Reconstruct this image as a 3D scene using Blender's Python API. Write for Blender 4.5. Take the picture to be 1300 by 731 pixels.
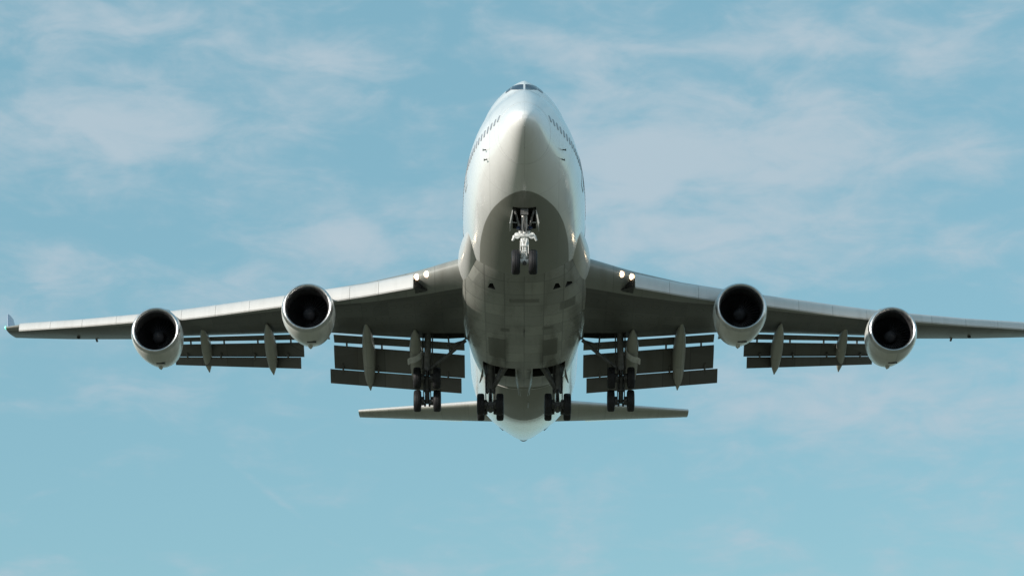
import bpy, bmesh, math, random
import numpy as np
from mathutils import Matrix, Vector
R = math.radians
random.seed(7)
for o in list(bpy.data.objects):
    bpy.data.objects.remove(o)
sc = bpy.context.scene
COL = sc.collection

# ------------------------------------------------------------------ placement
# Aircraft frame: X = towards the port wing, Y = metres aft of the nose, Z up.
PITCH = R(3.0)                      # nose-up attitude on approach
VIEW = R(18.0)                      # angle between line of sight and fuselage axis
DIST, DROP = 150.0, 8.71            # camera to nose along the line of sight / below it
cv, sv = math.cos(VIEW), math.sin(VIEW)
cam_local = Vector((-0.195, -DIST * cv + DROP * sv, -DIST * sv - DROP * cv))
fwd = Vector((-0.0027, cv, sv)).normalized()
right = fwd.cross(Vector((0, 0, 1))).normalized()
up = right.cross(fwd)
Rc = Matrix((right, up, -fwd)).transposed().to_4x4()
RM = Matrix.Rotation(-PITCH, 4, 'X')
CAM_H = 1.7
T = Matrix.Translation(Vector((0, 0, CAM_H)) - (RM @ cam_local))
BASE = Vector((0, 34, -6.2))

cam_data = bpy.data.cameras.new('camera')
cam = bpy.data.objects.new('camera', cam_data)
COL.objects.link(cam)
cam.matrix_world = T @ RM @ Matrix.Translation(cam_local) @ Rc
cam_data.sensor_width = 36.0
cam_data.lens = 36.0 * 4000 / 1300
cam_data.clip_start = 0.5
cam_data.clip_end = 90000
sc.camera = cam

# ------------------------------------------------------------------ light
SUN_DIR = Vector((-0.84, -0.40, 0.33)).normalized()     # from the scene towards the sun
SUN_EL = math.asin(SUN_DIR.z)
SUN_ROT = math.atan2(SUN_DIR.x, SUN_DIR.y)
sd = bpy.data.lights.new('sun', 'SUN')
sd.energy = 4.8
sd.angle = R(0.5)
sd.color = (1.0, 0.93, 0.85)
sun = bpy.data.objects.new('sun', sd)
COL.objects.link(sun)
sun.rotation_euler = SUN_DIR.to_track_quat('Z', 'Y').to_euler()
sun.location = (-200, -100, 200)

vs = sc.view_settings
vs.view_transform = 'Standard'
vs.look = 'None'
vs.exposure = 0.0
vs.gamma = 1.0
vs.use_curve_mapping = False

world = bpy.data.worlds.new('World')
sc.world = world
world.use_nodes = True
wn, wl = world.node_tree.nodes, world.node_tree.links
wn.clear()

def wnode(t, **kw):
    n = wn.new(t)
    for k, v in kw.items():
        setattr(n, k, v)
    return n

def wmath(op, a, b=None, c=None, clamp=False):
    n = wn.new('ShaderNodeMath')
    n.operation = op
    n.use_clamp = clamp
    for i, v in enumerate((a, b, c)):
        if v is None:
            continue
        if isinstance(v, (int, float)):
            n.inputs[i].default_value = v
        else:
            wl.new(v, n.inputs[i])
    return n.outputs[0]

sky = wnode('ShaderNodeTexSky', sky_type='NISHITA', sun_disc=False)
sky.sun_elevation = SUN_EL
sky.sun_rotation = SUN_ROT
sky.altitude = 50
sky.air_density = 1.0
sky.dust_density = 0.6
sky.ozone_density = 0.7
tint = wnode('ShaderNodeMix', data_type='RGBA', blend_type='MULTIPLY')
tint.inputs[0].default_value = 1.0
wl.new(sky.outputs[0], tint.inputs[6])
tint.inputs[7].default_value = (1.0, 1.12, 1.0, 1.0)
veil = wnode('ShaderNodeMix', data_type='RGBA')          # thin high haze evens out the blue
veil.inputs[0].default_value = 0.6
wl.new(tint.outputs[2], veil.inputs[6])
veil.inputs[7].default_value = (1.5, 3.3, 4.15, 1)
tc = wnode('ShaderNodeTexCoord')
sep = wnode('ShaderNodeSeparateXYZ')
wl.new(tc.outputs['Generated'], sep.inputs[0])
# azimuth and elevation of a sky direction, in radians (thin high cloud lies in flat sheets)
az = wmath('ARCTAN2', sep.outputs[0], sep.outputs[1])
el = wmath('ARCSINE', sep.outputs[2])
comb = wnode('ShaderNodeCombineXYZ')
wl.new(az, comb.inputs[0]); wl.new(wmath('MULTIPLY', el, 2.3), comb.inputs[1])
comb2 = wnode('ShaderNodeCombineXYZ')
wl.new(sep.outputs[0], comb2.inputs[0]); wl.new(sep.outputs[1], comb2.inputs[1]); wl.new(wmath('MULTIPLY', sep.outputs[2], 2.0), comb2.inputs[2])
n1 = wnode('ShaderNodeTexNoise'); n1.inputs['Scale'].default_value = 11.0
n1.inputs['Detail'].default_value = 7; n1.inputs['Roughness'].default_value = 0.52
n1.inputs['Distortion'].default_value = 0.35
wl.new(comb.outputs[0], n1.inputs['Vector'])
n2 = wnode('ShaderNodeTexNoise'); n2.inputs['Scale'].default_value = 34.0
n2.inputs['Detail'].default_value = 6; n2.inputs['Roughness'].default_value = 0.55
n2.inputs['Distortion'].default_value = 0.6
wl.new(comb.outputs[0], n2.inputs['Vector'])
n4 = wnode('ShaderNodeTexNoise'); n4.inputs['Scale'].default_value = 95.0
n4.inputs['Detail'].default_value = 5; n4.inputs['Roughness'].default_value = 0.6
wl.new(comb.outputs[0], n4.inputs['Vector'])
dens = wmath('ADD', wmath('MULTIPLY', n1.outputs[0], 0.9), wmath('MULTIPLY', n2.outputs[0], 0.95))
dens = wmath('ADD', dens, wmath('MULTIPLY', n4.outputs[0], 0.30))
# cloud banks: (azimuth, elevation, half width, half height, amount), degrees
BANKS = [(-7.45,19.7,2.2,.45,.3),(-7.2,17.65,2.6,.8,.35),(-3.6,18.9,1.6,.55,.3),(-3.7,15.9,1.4,.35,.3),(-8.2,15.3,.9,.4,.3),(-5.2,15.1,1.2,.4,.25),(5.15,17.4,2.8,.9,.5),(2.1,17.0,1.4,.8,.35),(5.4,19.5,.9,.35,.3),(7.9,19.0,1.3,.45,.32),(3.6,15.9,2.2,.5,.35),(8.8,17.2,1.,.6,.3),(7.2,12.9,3.5,.8,.28),(.9,19.4,1.3,.5,.3),(8.5,15.6,1.2,.4,.25),(-2,12.5,6,1.0,-.12),(-6,11,5,1,-.2),(-4.3,11.0,1.6,.09,.22,-37)]
tot = dens
for (a0, e0, wa, we, amt, *turn) in BANKS:
    da = wmath('DIVIDE', wmath('SUBTRACT', az, R(a0)), R(wa))
    de = wmath('DIVIDE', wmath('SUBTRACT', el, R(e0)), R(we))
    if turn:
        ct, st_ = math.cos(R(turn[0])), math.sin(R(turn[0]))
        xa = wmath('SUBTRACT', az, R(a0)); xe = wmath('SUBTRACT', el, R(e0))
        da = wmath('DIVIDE', wmath('ADD', wmath('MULTIPLY', xa, ct), wmath('MULTIPLY', xe, st_)), R(wa))
        de = wmath('DIVIDE', wmath('SUBTRACT', wmath('MULTIPLY', xe, ct), wmath('MULTIPLY', xa, st_)), R(we))
    q = wmath('ADD', wmath('MULTIPLY', da, da), wmath('MULTIPLY', de, de))
    g = wmath('EXPONENT', wmath('MULTIPLY', q, -1.0))
    tot = wmath('ADD', tot, wmath('MULTIPLY', g, amt))
ramp = wnode('ShaderNodeMapRange', interpolation_type='SMOOTHSTEP')
wl.new(tot, ramp.inputs[0])
ramp.inputs[1].default_value = 0.93
ramp.inputs[2].default_value = 1.58
ramp.inputs[3].default_value = 0.0
ramp.inputs[4].default_value = 0.95
cl = wnode('ShaderNodeMix', data_type='RGBA')
wl.new(ramp.outputs[0], cl.inputs[0])
wl.new(veil.outputs[2], cl.inputs[6])
cl.inputs[7].default_value = (3.1, 3.9, 4.45, 1)
# unseen bright cumulus added low in the sky behind the camera as fill light
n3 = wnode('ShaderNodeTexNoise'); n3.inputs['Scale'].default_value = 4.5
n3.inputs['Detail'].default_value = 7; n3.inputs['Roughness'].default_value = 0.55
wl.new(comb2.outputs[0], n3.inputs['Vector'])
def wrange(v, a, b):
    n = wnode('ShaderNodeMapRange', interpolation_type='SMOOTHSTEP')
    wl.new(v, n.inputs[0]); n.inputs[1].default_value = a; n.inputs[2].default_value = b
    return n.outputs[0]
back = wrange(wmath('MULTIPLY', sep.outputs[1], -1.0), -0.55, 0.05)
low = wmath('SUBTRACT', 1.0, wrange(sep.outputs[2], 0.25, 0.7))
fill_cloud = wmath('MULTIPLY', wmath('MULTIPLY', back, low), wrange(n3.outputs[0], 0.38, 0.56))
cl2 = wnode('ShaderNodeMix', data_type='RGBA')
wl.new(fill_cloud, cl2.inputs[0]); wl.new(cl.outputs[2], cl2.inputs[6]); cl2.inputs[7].default_value = (6.9, 7.7, 8.3, 1)
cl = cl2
bg = wnode('ShaderNodeBackground')
bg.inputs[1].default_value = 0.145
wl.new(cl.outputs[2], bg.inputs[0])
wo = wnode('ShaderNodeOutputWorld')
wl.new(bg.outputs[0], wo.inputs[0])

# ------------------------------------------------------------------ materials
class Nodes:
    def __init__(self, name):
        self.m = bpy.data.materials.new(name)
        self.m.use_nodes = True
        self.n = self.m.node_tree.nodes
        self.l = self.m.node_tree.links
        self.b = self.n['Principled BSDF']

    def new(self, t, **kw):
        n = self.n.new(t)
        for k, v in kw.items():
            setattr(n, k, v)
        return n

    def put(self, sock, v):
        if isinstance(v, (int, float)):
            sock.default_value = v
        elif isinstance(v, (tuple, list)):
            sock.default_value = tuple(v) if len(v) != 3 or sock.type == 'VECTOR' else tuple(v) + (1,)
        else:
            self.l.new(v, sock)

    def math(self, op, a, b=None, c=None, clamp=False):
        n = self.new('ShaderNodeMath', operation=op, use_clamp=clamp)
        for i, v in enumerate((a, b, c)):
            if v is not None:
                self.put(n.inputs[i], v)
        return n.outputs[0]

    def mix(self, f, a, b, mode='MIX'):
        n = self.new('ShaderNodeMix', data_type='RGBA', blend_type=mode)
        self.put(n.inputs[0], f); self.put(n.inputs[6], a); self.put(n.inputs[7], b)
        return n.outputs[2]

    def coord(self):
        return self.new('ShaderNodeTexCoord').outputs['Object']

    def mapping(self, vec, scale=(1, 1, 1), rot=(0, 0, 0), loc=(0, 0, 0)):
        n = self.new('ShaderNodeMapping')
        self.l.new(vec, n.inputs[0])
        n.inputs[1].default_value = loc
        n.inputs[2].default_value = rot
        n.inputs[3].default_value = scale
        return n.outputs[0]

    def noise(self, vec, scale, detail=4, rough=0.55):
        n = self.new('ShaderNodeTexNoise')
        self.l.new(vec, n.inputs['Vector'])
        n.inputs['Scale'].default_value = scale
        n.inputs['Detail'].default_value = detail
        n.inputs['Roughness'].default_value = rough
        return n.outputs[0]

    def range(self, v, a, b, c=0.0, d=1.0, smooth=True):
        n = self.new('ShaderNodeMapRange')
        if smooth:
            n.interpolation_type = 'SMOOTHSTEP'
        self.put(n.inputs[0], v)
        for i, x in enumerate((a, b, c, d)):
            n.inputs[i + 1].default_value = x
        return n.outputs[0]

    def finish(self, color, rough=0.4, metal=0.0, coat=0.0, spec=0.5, coat_rough=0.11):
        self.put(self.b.inputs['Base Color'], color)
        self.put(self.b.inputs['Roughness'], rough)
        self.put(self.b.inputs['Metallic'], metal)
        self.put(self.b.inputs['Coat Weight'], coat)
        self.b.inputs['Coat Roughness'].default_value = coat_rough
        self.b.inputs['Specular IOR Level'].default_value = spec
        return self.m


def seams(N, value, period, width):
    """1 on a thin panel seam that repeats every `period` metres"""
    f = N.math('FRACT', N.math('DIVIDE', value, period))
    d = N.math('ABSOLUTE', N.math('SUBTRACT', f, 0.5))
    return N.range(d, 0.5 - width / period, 0.5 - 0.35 * width / period)


def skin_paint(name, upper, lower=None, split=-2.45, rough=0.3, dirt=0.25, coat=0.25, skew=0.0,
               panel=(2.4, 1.1), seam=0.25, tone=0.12, hatch=False):
    """airframe paint: skin panels with slightly different tone, seams, dirt streaked by the airflow"""
    N = Nodes(name)
    co = N.coord()
    s = N.new('ShaderNodeSeparateXYZ'); N.l.new(co, s.inputs[0])
    col = upper
    cw = coat
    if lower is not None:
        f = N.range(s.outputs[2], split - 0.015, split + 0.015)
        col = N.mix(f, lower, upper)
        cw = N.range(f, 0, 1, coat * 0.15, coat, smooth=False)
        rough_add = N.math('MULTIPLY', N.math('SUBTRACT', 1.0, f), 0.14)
    ax = N.math('ABSOLUTE', s.outputs[0])
    sy = N.math('SUBTRACT', s.outputs[1], N.math('MULTIPLY', ax, skew))
    # panels: random tone per skin panel
    pc = N.new('ShaderNodeCombineXYZ')
    N.l.new(N.math('FLOOR', N.math('DIVIDE', sy, panel[0])), pc.inputs[0])
    N.l.new(N.math('FLOOR', N.math('DIVIDE', s.outputs[0], panel[1])), pc.inputs[1])
    N.l.new(N.math('FLOOR', N.math('DIVIDE', s.outputs[2], panel[1] * 1.3)), pc.inputs[2])
    wn_ = N.new('ShaderNodeTexWhiteNoise', noise_dimensions='3D'); N.l.new(pc.outputs[0], wn_.inputs[0])
    t = N.range(wn_.outputs[0], 0, 1, 1 - tone, 1 + tone * 0.5, smooth=False)
    col = N.mix(1.0, col, N.new_gray(t), 'MULTIPLY')
    sm = N.math('MAXIMUM', seams(N, sy, panel[0], 0.045), seams(N, s.outputs[0], panel[1], 0.035))
    col = N.mix(N.math('MULTIPLY', sm, seam), col, (0.03, 0.03, 0.03))
    if hatch:      # oval tank access covers in rows along the span
        hu = N.math('SUBTRACT', N.math('FRACT', N.math('DIVIDE', s.outputs[0], 0.85)), 0.5)
        hv = N.math('SUBTRACT', N.math('FRACT', N.math('DIVIDE', N.math('SUBTRACT', s.outputs[1], N.math('MULTIPLY', ax, 0.72)), 1.9)), 0.5)
        d_ = N.math('ADD', N.math('POWER', N.math('DIVIDE', N.math('ABSOLUTE', hu), 0.27), 2.0), N.math('POWER', N.math('DIVIDE', N.math('ABSOLUTE', hv), 0.17), 2.0))
        ring_ = N.math('MULTIPLY', N.range(d_, 0.7, 0.85), N.math('SUBTRACT', 1.0, N.range(d_, 1.0, 1.2)))
        col = N.mix(N.math('MULTIPLY', ring_, 0.8), col, (0.012, 0.012, 0.012))
    # dirt
    st = N.noise(N.mapping(co, (2.2, 0.16, 0.5)), 1.0, 4, 0.55)
    big = N.noise(co, 0.35, 4, 0.6)
    d = N.range(N.math('ADD', N.math('MULTIPLY', st, 0.6), N.math('MULTIPLY', big, 0.4)), 0.45, 0.72)
    col = N.mix(N.math('MULTIPLY', d, dirt), col, (0.09, 0.082, 0.065))
    r = N.range(N.noise(co, 0.35, 2), 0.3, 0.7, rough * 0.95, rough * 1.06)
    if lower is not None:
        r = N.math('ADD', r, rough_add)
    return N.finish(col, r, coat=cw)


def _gray(self, v):
    n = self.new('ShaderNodeCombineColor')
    for i in range(3):
        self.l.new(v, n.inputs[i])
    return n.outputs[0]
Nodes.new_gray = _gray


def plain(name, color, rough=0.5, metal=0.0, var=0.2, scale=3.0, spec=0.5, coat=0.0):
    N = Nodes(name)
    co = N.coord()
    n = N.range(N.noise(co, scale, 6, 0.6), 0.3, 0.75, 1 + var * 0.5, 1 - var, smooth=False)
    c = N.mix(1.0, tuple(color), N.new_gray(n), 'MULTIPLY')
    return N.finish(c, N.range(N.noise(co, scale * 1.7, 4), 0.3, 0.7, rough * 0.8, rough * 1.2), metal, coat, spec)


def lamp(name, color, strength):
    N = Nodes(name)
    N.b.inputs['Base Color'].default_value = (0.8, 0.8, 0.8, 1)
    N.b.inputs['Emission Color'].default_value = tuple(color) + (1,)
    N.b.inputs['Emission Strength'].default_value = strength
    return N.m


WHITE = (0.80, 0.80, 0.78)
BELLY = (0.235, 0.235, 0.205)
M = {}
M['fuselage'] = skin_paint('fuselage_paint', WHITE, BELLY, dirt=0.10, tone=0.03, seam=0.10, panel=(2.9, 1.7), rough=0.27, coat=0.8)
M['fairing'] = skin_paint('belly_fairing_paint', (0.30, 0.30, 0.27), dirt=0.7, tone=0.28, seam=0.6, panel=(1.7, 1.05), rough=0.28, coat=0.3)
M['fillet'] = skin_paint('wing_root_paint', (0.62, 0.62, 0.60), dirt=0.15, tone=0.04, seam=0.1, rough=0.3, coat=0.5)
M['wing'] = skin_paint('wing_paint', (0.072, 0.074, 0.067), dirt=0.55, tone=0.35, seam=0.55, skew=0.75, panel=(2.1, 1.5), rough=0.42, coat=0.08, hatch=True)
M['wing_edge'] = skin_paint('wing_front_paint', (0.24, 0.245, 0.225), dirt=0.3, tone=0.08, seam=0.3, skew=0.885, panel=(30, 1.6), rough=0.35, coat=0.1)
M['bare'] = plain('bare_aluminium', (0.62, 0.63, 0.64), 0.32, 0.85, 0.15, 2.0)
M['krueger'] = skin_paint('flap_panel_paint', (0.50, 0.495, 0.48), dirt=0.15, tone=0.04, seam=0.05, skew=0.885, panel=(30, 2.0), rough=0.32, coat=0.6)
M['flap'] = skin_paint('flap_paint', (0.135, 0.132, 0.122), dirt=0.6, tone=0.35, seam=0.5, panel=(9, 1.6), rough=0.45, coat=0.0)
M['canoe'] = skin_paint('flap_track_paint', (0.38, 0.38, 0.34), dirt=0.35, tone=0.03, seam=0.2, panel=(2.6, 9), rough=0.38, coat=0.1)
M['tail'] = skin_paint('tail_paint', (0.40, 0.405, 0.36), dirt=0.3, tone=0.08, seam=0.25, skew=0.8, panel=(2.2, 1.8), rough=0.4, coat=0.1)
M['white'] = skin_paint('white_paint', WHITE, dirt=0.1, tone=0.03, seam=0.1, rough=0.25, coat=1.0)
M['nacelle'] = skin_paint('nacelle_paint', (0.64, 0.64, 0.60), dirt=0.35, tone=0.06, seam=0.2, panel=(1.9, 3.5), rough=0.3, coat=0.3)
M['lip'] = plain('polished_inlet_lip', (0.66, 0.66, 0.66), 0.36, 1.0, 0.12, 4.0)
M['duct'] = plain('inlet_liner', (0.04, 0.04, 0.042), 0.5, 0.0, 0.25, 3.0)
M['fan'] = plain('fan_blade_metal', (0.05, 0.05, 0.055), 0.4, 0.6, 0.2, 6.0)
M['spinner'] = plain('spinner_paint', (0.045, 0.045, 0.05), 0.5, 0.0, 0.2, 6.0)
M['core'] = plain('exhaust_metal', (0.22, 0.20, 0.18), 0.4, 0.8, 0.3, 2.0)
M['rubber'] = plain('tyre_rubber', (0.016, 0.016, 0.018), 0.62, 0.0, 0.3, 5.0, spec=0.35)
M['rim'] = plain('wheel_rim_metal', (0.30, 0.30, 0.30), 0.45, 0.4, 0.4, 8.0)
M['gear'] = plain('gear_grey_paint', (0.125, 0.125, 0.12), 0.45, 0.1, 0.5, 5.0)
M['gear_dark'] = plain('gear_dark_metal', (0.07, 0.07, 0.068), 0.5, 0.3, 0.4, 5.0)
M['gear_white'] = plain('gear_white_paint', (0.72, 0.72, 0.69), 0.4, 0.0, 0.45, 7.0)
M['chrome'] = plain('oleo_chrome', (0.75, 0.75, 0.76), 0.15, 1.0, 0.05, 5.0)
M['well'] = plain('wheel_well_primer', (0.035, 0.036, 0.03), 0.7, 0.0, 0.5, 3.0)
M['door_in'] = plain('gear_door_paint', (0.45, 0.46, 0.44), 0.4, 0.0, 0.3, 3.0)
M['winglet'] = skin_paint('winglet_shade_paint', (0.36, 0.41, 0.50), dirt=0.1, tone=0.03, seam=0.1, rough=0.4, coat=0.1)  # white winglet with its bluish shade put into the base colour
M['glass'] = plain('cockpit_glass', (0.018, 0.026, 0.05), 0.08, 0.0, 0.1, 2.0, spec=0.8)
M['window'] = plain('cabin_glass', (0.27, 0.28, 0.30), 0.2, 0.0, 0.2, 5.0)
M['dark'] = plain('dark_fitting', (0.03, 0.03, 0.03), 0.5, 0.0, 0.3, 6.0)
M['lamp'] = lamp('landing_light_glow', (1.0, 0.80, 0.52), 16.0)
M['belly_dark'] = skin_paint('belly_panel_paint', (0.17, 0.17, 0.15), dirt=0.5, tone=0.1, seam=0.2, rough=0.4, coat=0.05)
M['lamp_fringe'] = lamp('lamp_fringe_glow', (1.0, 0.55, 0.28), 0.9)
M['lamp_green'] = lamp('green_navigation_glow', (0.05, 1.0, 0.45), 2.5)
M['lamp_red'] = lamp('red_navigation_glow', (1.0, 0.05, 0.03), 5.0)


# ------------------------------------------------------------------ mesh tools
class MB:
    """collects shapes in the aircraft frame and links them as one mesh object"""
    def __init__(self):
        self.v, self.f, self.m = [], [], []

    def add(self, vs, fs, mi=0):
        o = len(self.v)
        self.v += [tuple(float(c) for c in p) for p in vs]
        for f in fs:
            self.f.append([i + o for i in f])
            self.m.append(mi)

    def loft(self, rings, cap=True, mi=0, close=True, mfun=None):
        n = len(rings[0]); vs = [p for r in rings for p in r]; o = len(self.v)
        self.v += [tuple(float(c) for c in p) for p in vs]
        for i in range(len(rings) - 1):
            for j in range(n if close else n - 1):
                k = (j + 1) % n
                self.f.append([o + i * n + j, o + i * n + k, o + (i + 1) * n + k, o + (i + 1) * n + j])
                self.m.append(mfun(i, j) if mfun else mi)
        if cap:
            self.f.append([o + j for j in range(n)][::-1]); self.m.append(mi)
            b = o + (len(rings) - 1) * n
            self.f.append([b + j for j in range(n)]); self.m.append(mi)

    def box(self, c, size, mat=None, mi=0):
        c = Vector(c); h = Vector(size) / 2
        vs = []
        for x in (-1, 1):
            for y in (-1, 1):
                for z in (-1, 1):
                    p = Vector((x * h.x, y * h.y, z * h.z))
                    vs.append(c + (mat @ p if mat else p))
        self.add(vs, [(0, 1, 3, 2), (4, 6, 7, 5), (0, 4, 5, 1), (2, 3, 7, 6), (0, 2, 6, 4), (1, 5, 7, 3)], mi)

    def tube(self, pts, rs, n=14, mi=0):
        pts = [Vector(p) for p in pts]
        if not isinstance(rs, (list, tuple)):
            rs = [rs] * len(pts)
        rings = []
        for i, p in enumerate(pts):
            a = pts[max(0, i - 1)]; b = pts[min(len(pts) - 1, i + 1)]
            t = (b - a).normalized()
            e = Vector((1, 0, 0)) if abs(t.x) < 0.8 else Vector((0, 0, 1))
            u = t.cross(e).normalized(); w = t.cross(u)
            rings.append([p + (u * math.cos(q) + w * math.sin(q)) * rs[i]
                          for q in (2 * math.pi * k / n for k in range(n))])
        self.loft(rings, mi=mi)

    def lathe(self, c, prof, axis='Y', n=64, cap=False, mi=0, mfun=None, sx=1.0):
        """prof: list of (along, radius)"""
        c = Vector(c); rings = []
        for a, r in prof:
            ring = []
            for k in range(n):
                q = 2 * math.pi * k / n
                if axis == 'Y':
                    ring.append(c + Vector((r * math.cos(q), a, r * math.sin(q))))
                else:
                    ring.append(c + Vector((a, r * math.cos(q), r * math.sin(q))))
            rings.append(ring)
        self.loft(rings, cap=cap, mi=mi, mfun=mfun)

    def plate(self, quad, th, mi=0):
        """flat panel with thickness from four corners"""
        q = [Vector(p) for p in quad]
        n = (q[1] - q[0]).cross(q[-1] - q[0]).normalized() * th / 2
        k = len(q)
        vs = [p + n for p in q] + [p - n for p in q]
        fs = [list(range(k)), list(range(2 * k - 1, k - 1, -1))]
        fs += [[i, i + k, (i + 1) % k + k, (i + 1) % k] for i in range(k)]
        self.add(vs, fs, mi)

    def build(self, name, mats, parent, loc=(0, 0, 0), sharp=35, bevel=0.0):
        me = bpy.data.meshes.new(name)
        me.from_pydata(self.v, [], self.f)
        if not isinstance(mats, (list, tuple)):
            mats = [mats]
        for m in mats:
            me.materials.append(M[m])
        me.polygons.foreach_set('material_index', self.m)
        bm = bmesh.new(); bm.from_mesh(me)
        bmesh.ops.remove_doubles(bm, verts=bm.verts, dist=1e-5)
        bmesh.ops.recalc_face_normals(bm, faces=bm.faces)
        bm.to_mesh(me); bm.free()
        me.polygons.foreach_set('use_smooth', [True] * len(me.polygons))
        me.set_sharp_from_angle(angle=R(sharp))
        me.update()
        return place(name, me, parent, loc)


def place(name, me, parent, loc=(0, 0, 0)):
    o = bpy.data.objects.new(name, me)
    COL.objects.link(o)
    o.parent = parent
    o.location = Vector(loc) - BASE if parent is not None and parent.type == 'EMPTY' else Vector(loc)
    return o


def carve(o, cutters, mat='well', name=None):
    """cut openings with real depth into o"""
    me0 = o.data
    nm = len(me0.materials)
    tmp = []
    for mb in cutters:
        c = mb.build('cutter', [mat], None, loc=(0, 0, 0))
        c.matrix_world = Matrix.Identity(4)
        tmp.append(c)
    oldp, oldloc = o.parent, o.location.copy()
    o.parent = None; o.location = (0, 0, 0)
    for c in tmp:
        md = o.modifiers.new('cut', 'BOOLEAN')
        md.operation = 'DIFFERENCE'; md.object = c; md.solver = 'EXACT'
        md.material_mode = 'TRANSFER'
    bpy.context.view_layer.update()
    dg = bpy.context.evaluated_depsgraph_get()
    new = bpy.data.meshes.new_from_object(o.evaluated_get(dg))
    o.modifiers.clear()
    o.data = new
    new.polygons.foreach_set('use_smooth', [True] * len(new.polygons))
    new.set_sharp_from_angle(angle=R(35))
    for c in tmp:
        bpy.data.objects.remove(c)
    o.parent, o.location = oldp, oldloc
    new.name = me0.name

# ------------------------------------------------------------------ ground
def make_ground():
    mb = MB()
    n = 48; radii = [0, 40, 120, 400, 1200, 4000, 12000, 40000]
    vs = [(0, 0, 0)]; fs = []
    for r in radii[1:]:
        for k in range(n):
            q = 2 * math.pi * k / n
            vs.append((r * math.cos(q), r * math.sin(q), 0))
    for k in range(n):
        fs.append((0, 1 + k, 1 + (k + 1) % n))
    for i in range(len(radii) - 2):
        for k in range(n):
            a = 1 + i * n; b = a + n; j = (k + 1) % n
            fs.append((a + k, b + k, b + j, a + j))
    mb.add(vs, fs)
    N = Nodes('dry_grass_field')
    co = N.coord()
    a = N.noise(co, 0.012, 6, 0.6); b = N.noise(co, 0.6, 6, 0.7)
    c = N.mix(N.range(a, 0.35, 0.65), (0.105, 0.113, 0.082), (0.138, 0.135, 0.103))
    c = N.mix(N.range(b, 0.4, 0.7, 0, 0.5), c, (0.10, 0.095, 0.05))
    M['ground'] = N.finish(c, 0.9, spec=0.2)
    g = mb.build('ground', 'ground', None)
    g['kind'] = 'structure'
    g['label'] = 'dry grass field under the approach path of the airliner'
make_ground()

# ------------------------------------------------------------------ aircraft root
root = bpy.data.objects.new('airplane', None)
COL.objects.link(root)
root.empty_display_size = 2
root.matrix_world = T @ RM @ Matrix.Translation(BASE)
root['label'] = 'white four-engined jet airliner seen head-on from below, flaps and landing gear down'
root['category'] = 'airplane'

# ------------------------------------------------------------------ fuselage
def pchip(xs, ys, x):
    xs = np.array(xs, float); ys = np.array(ys, float); h = np.diff(xs); d = np.diff(ys) / h
    m = np.zeros(len(xs)); m[0] = d[0]; m[-1] = d[-1]
    for i in range(1, len(xs) - 1):
        if d[i - 1] * d[i] > 0:
            w1 = 2 * h[i] + h[i - 1]; w2 = h[i] + 2 * h[i - 1]
            m[i] = (w1 + w2) / (w1 / d[i - 1] + w2 / d[i])
    x = min(max(x, xs[0]), xs[-1])
    i = int(np.clip(np.searchsorted(xs, x) - 1, 0, len(xs) - 2))
    t = (x - xs[i]) / h[i]
    return ((2 * t**3 - 3 * t**2 + 1) * ys[i] + (t**3 - 2 * t**2 + t) * h[i] * m[i]
            + (-2 * t**3 + 3 * t**2) * ys[i + 1] + (t**3 - t**2) * h[i] * m[i + 1])

ZT=[(0,-.6),(.15,-.27),(.5,.0),(1,.35),(2,.98),(3,1.6),(4,2.18),(5,2.72),(5.7,3.1),(6.5,3.7),(7.5,4.22),(9,4.56),(11,4.66),(13,4.68),(22,4.68),(25,4.4),(28,3.75),(31,3.3),(34,3.25),(50,3.25),(56,3.2),(62,3.05),(68.6,2.8)]
ZB=[(0,-.6),(.15,-.9),(.5,-1.14),(1,-1.38),(2,-1.72),(3,-1.98),(4,-2.2),(5,-2.4),(6,-2.6),(7,-2.78),(8,-2.93),(11,-3.16),(14,-3.25),(38,-3.25),(41,-3.15),(44,-2.85),(47,-2.45),(52,-1.6),(57,-.65),(62,.42),(66,1.45),(68.6,2.15)]
W=[(0,0),(.15,.34),(.5,.62),(1,.85),(1.5,1.015),(2,1.17),(2.6,1.35),(3.1,1.505),(3.6,1.66),(4.1,1.815),(4.6,1.97),(5.8,2.3),(6.6,2.47),(7.5,2.62),(8.2,2.72),(9,2.83),(10.5,2.98),(12.9,3.12),(15,3.18),(17,3.22),(44,3.22),(50,3.05),(55,2.55),(60,1.65),(64,.92),(67,.45),(68.6,.28)]
ZC=[(0,-.6),(1,-.5),(3,-.3),(6,-.05),(10,0),(42,0),(50,.45),(56,1.1),(62,1.75),(68.6,2.35)]
EL=[(0,2),(5,2.0),(9,2.22),(14,2.3),(36,2.3),(44,2),(70,2)]
HB=[(0,.0),(4,0),(7,.25),(10,.6),(14,1),(22,1),(25,.85),(31,0),(70,0)]
EX=[(0,1),(2,1.05),(4,1.2),(5.5,1.4),(7,1.48),(9,1.42),(12,1.25),(16,1.08),(22,1.0),(70,1)]

def prof(tab, s):
    return pchip([math.sqrt(a) for a, _ in tab], [b for _, b in tab], math.sqrt(max(s, 0)))

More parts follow.
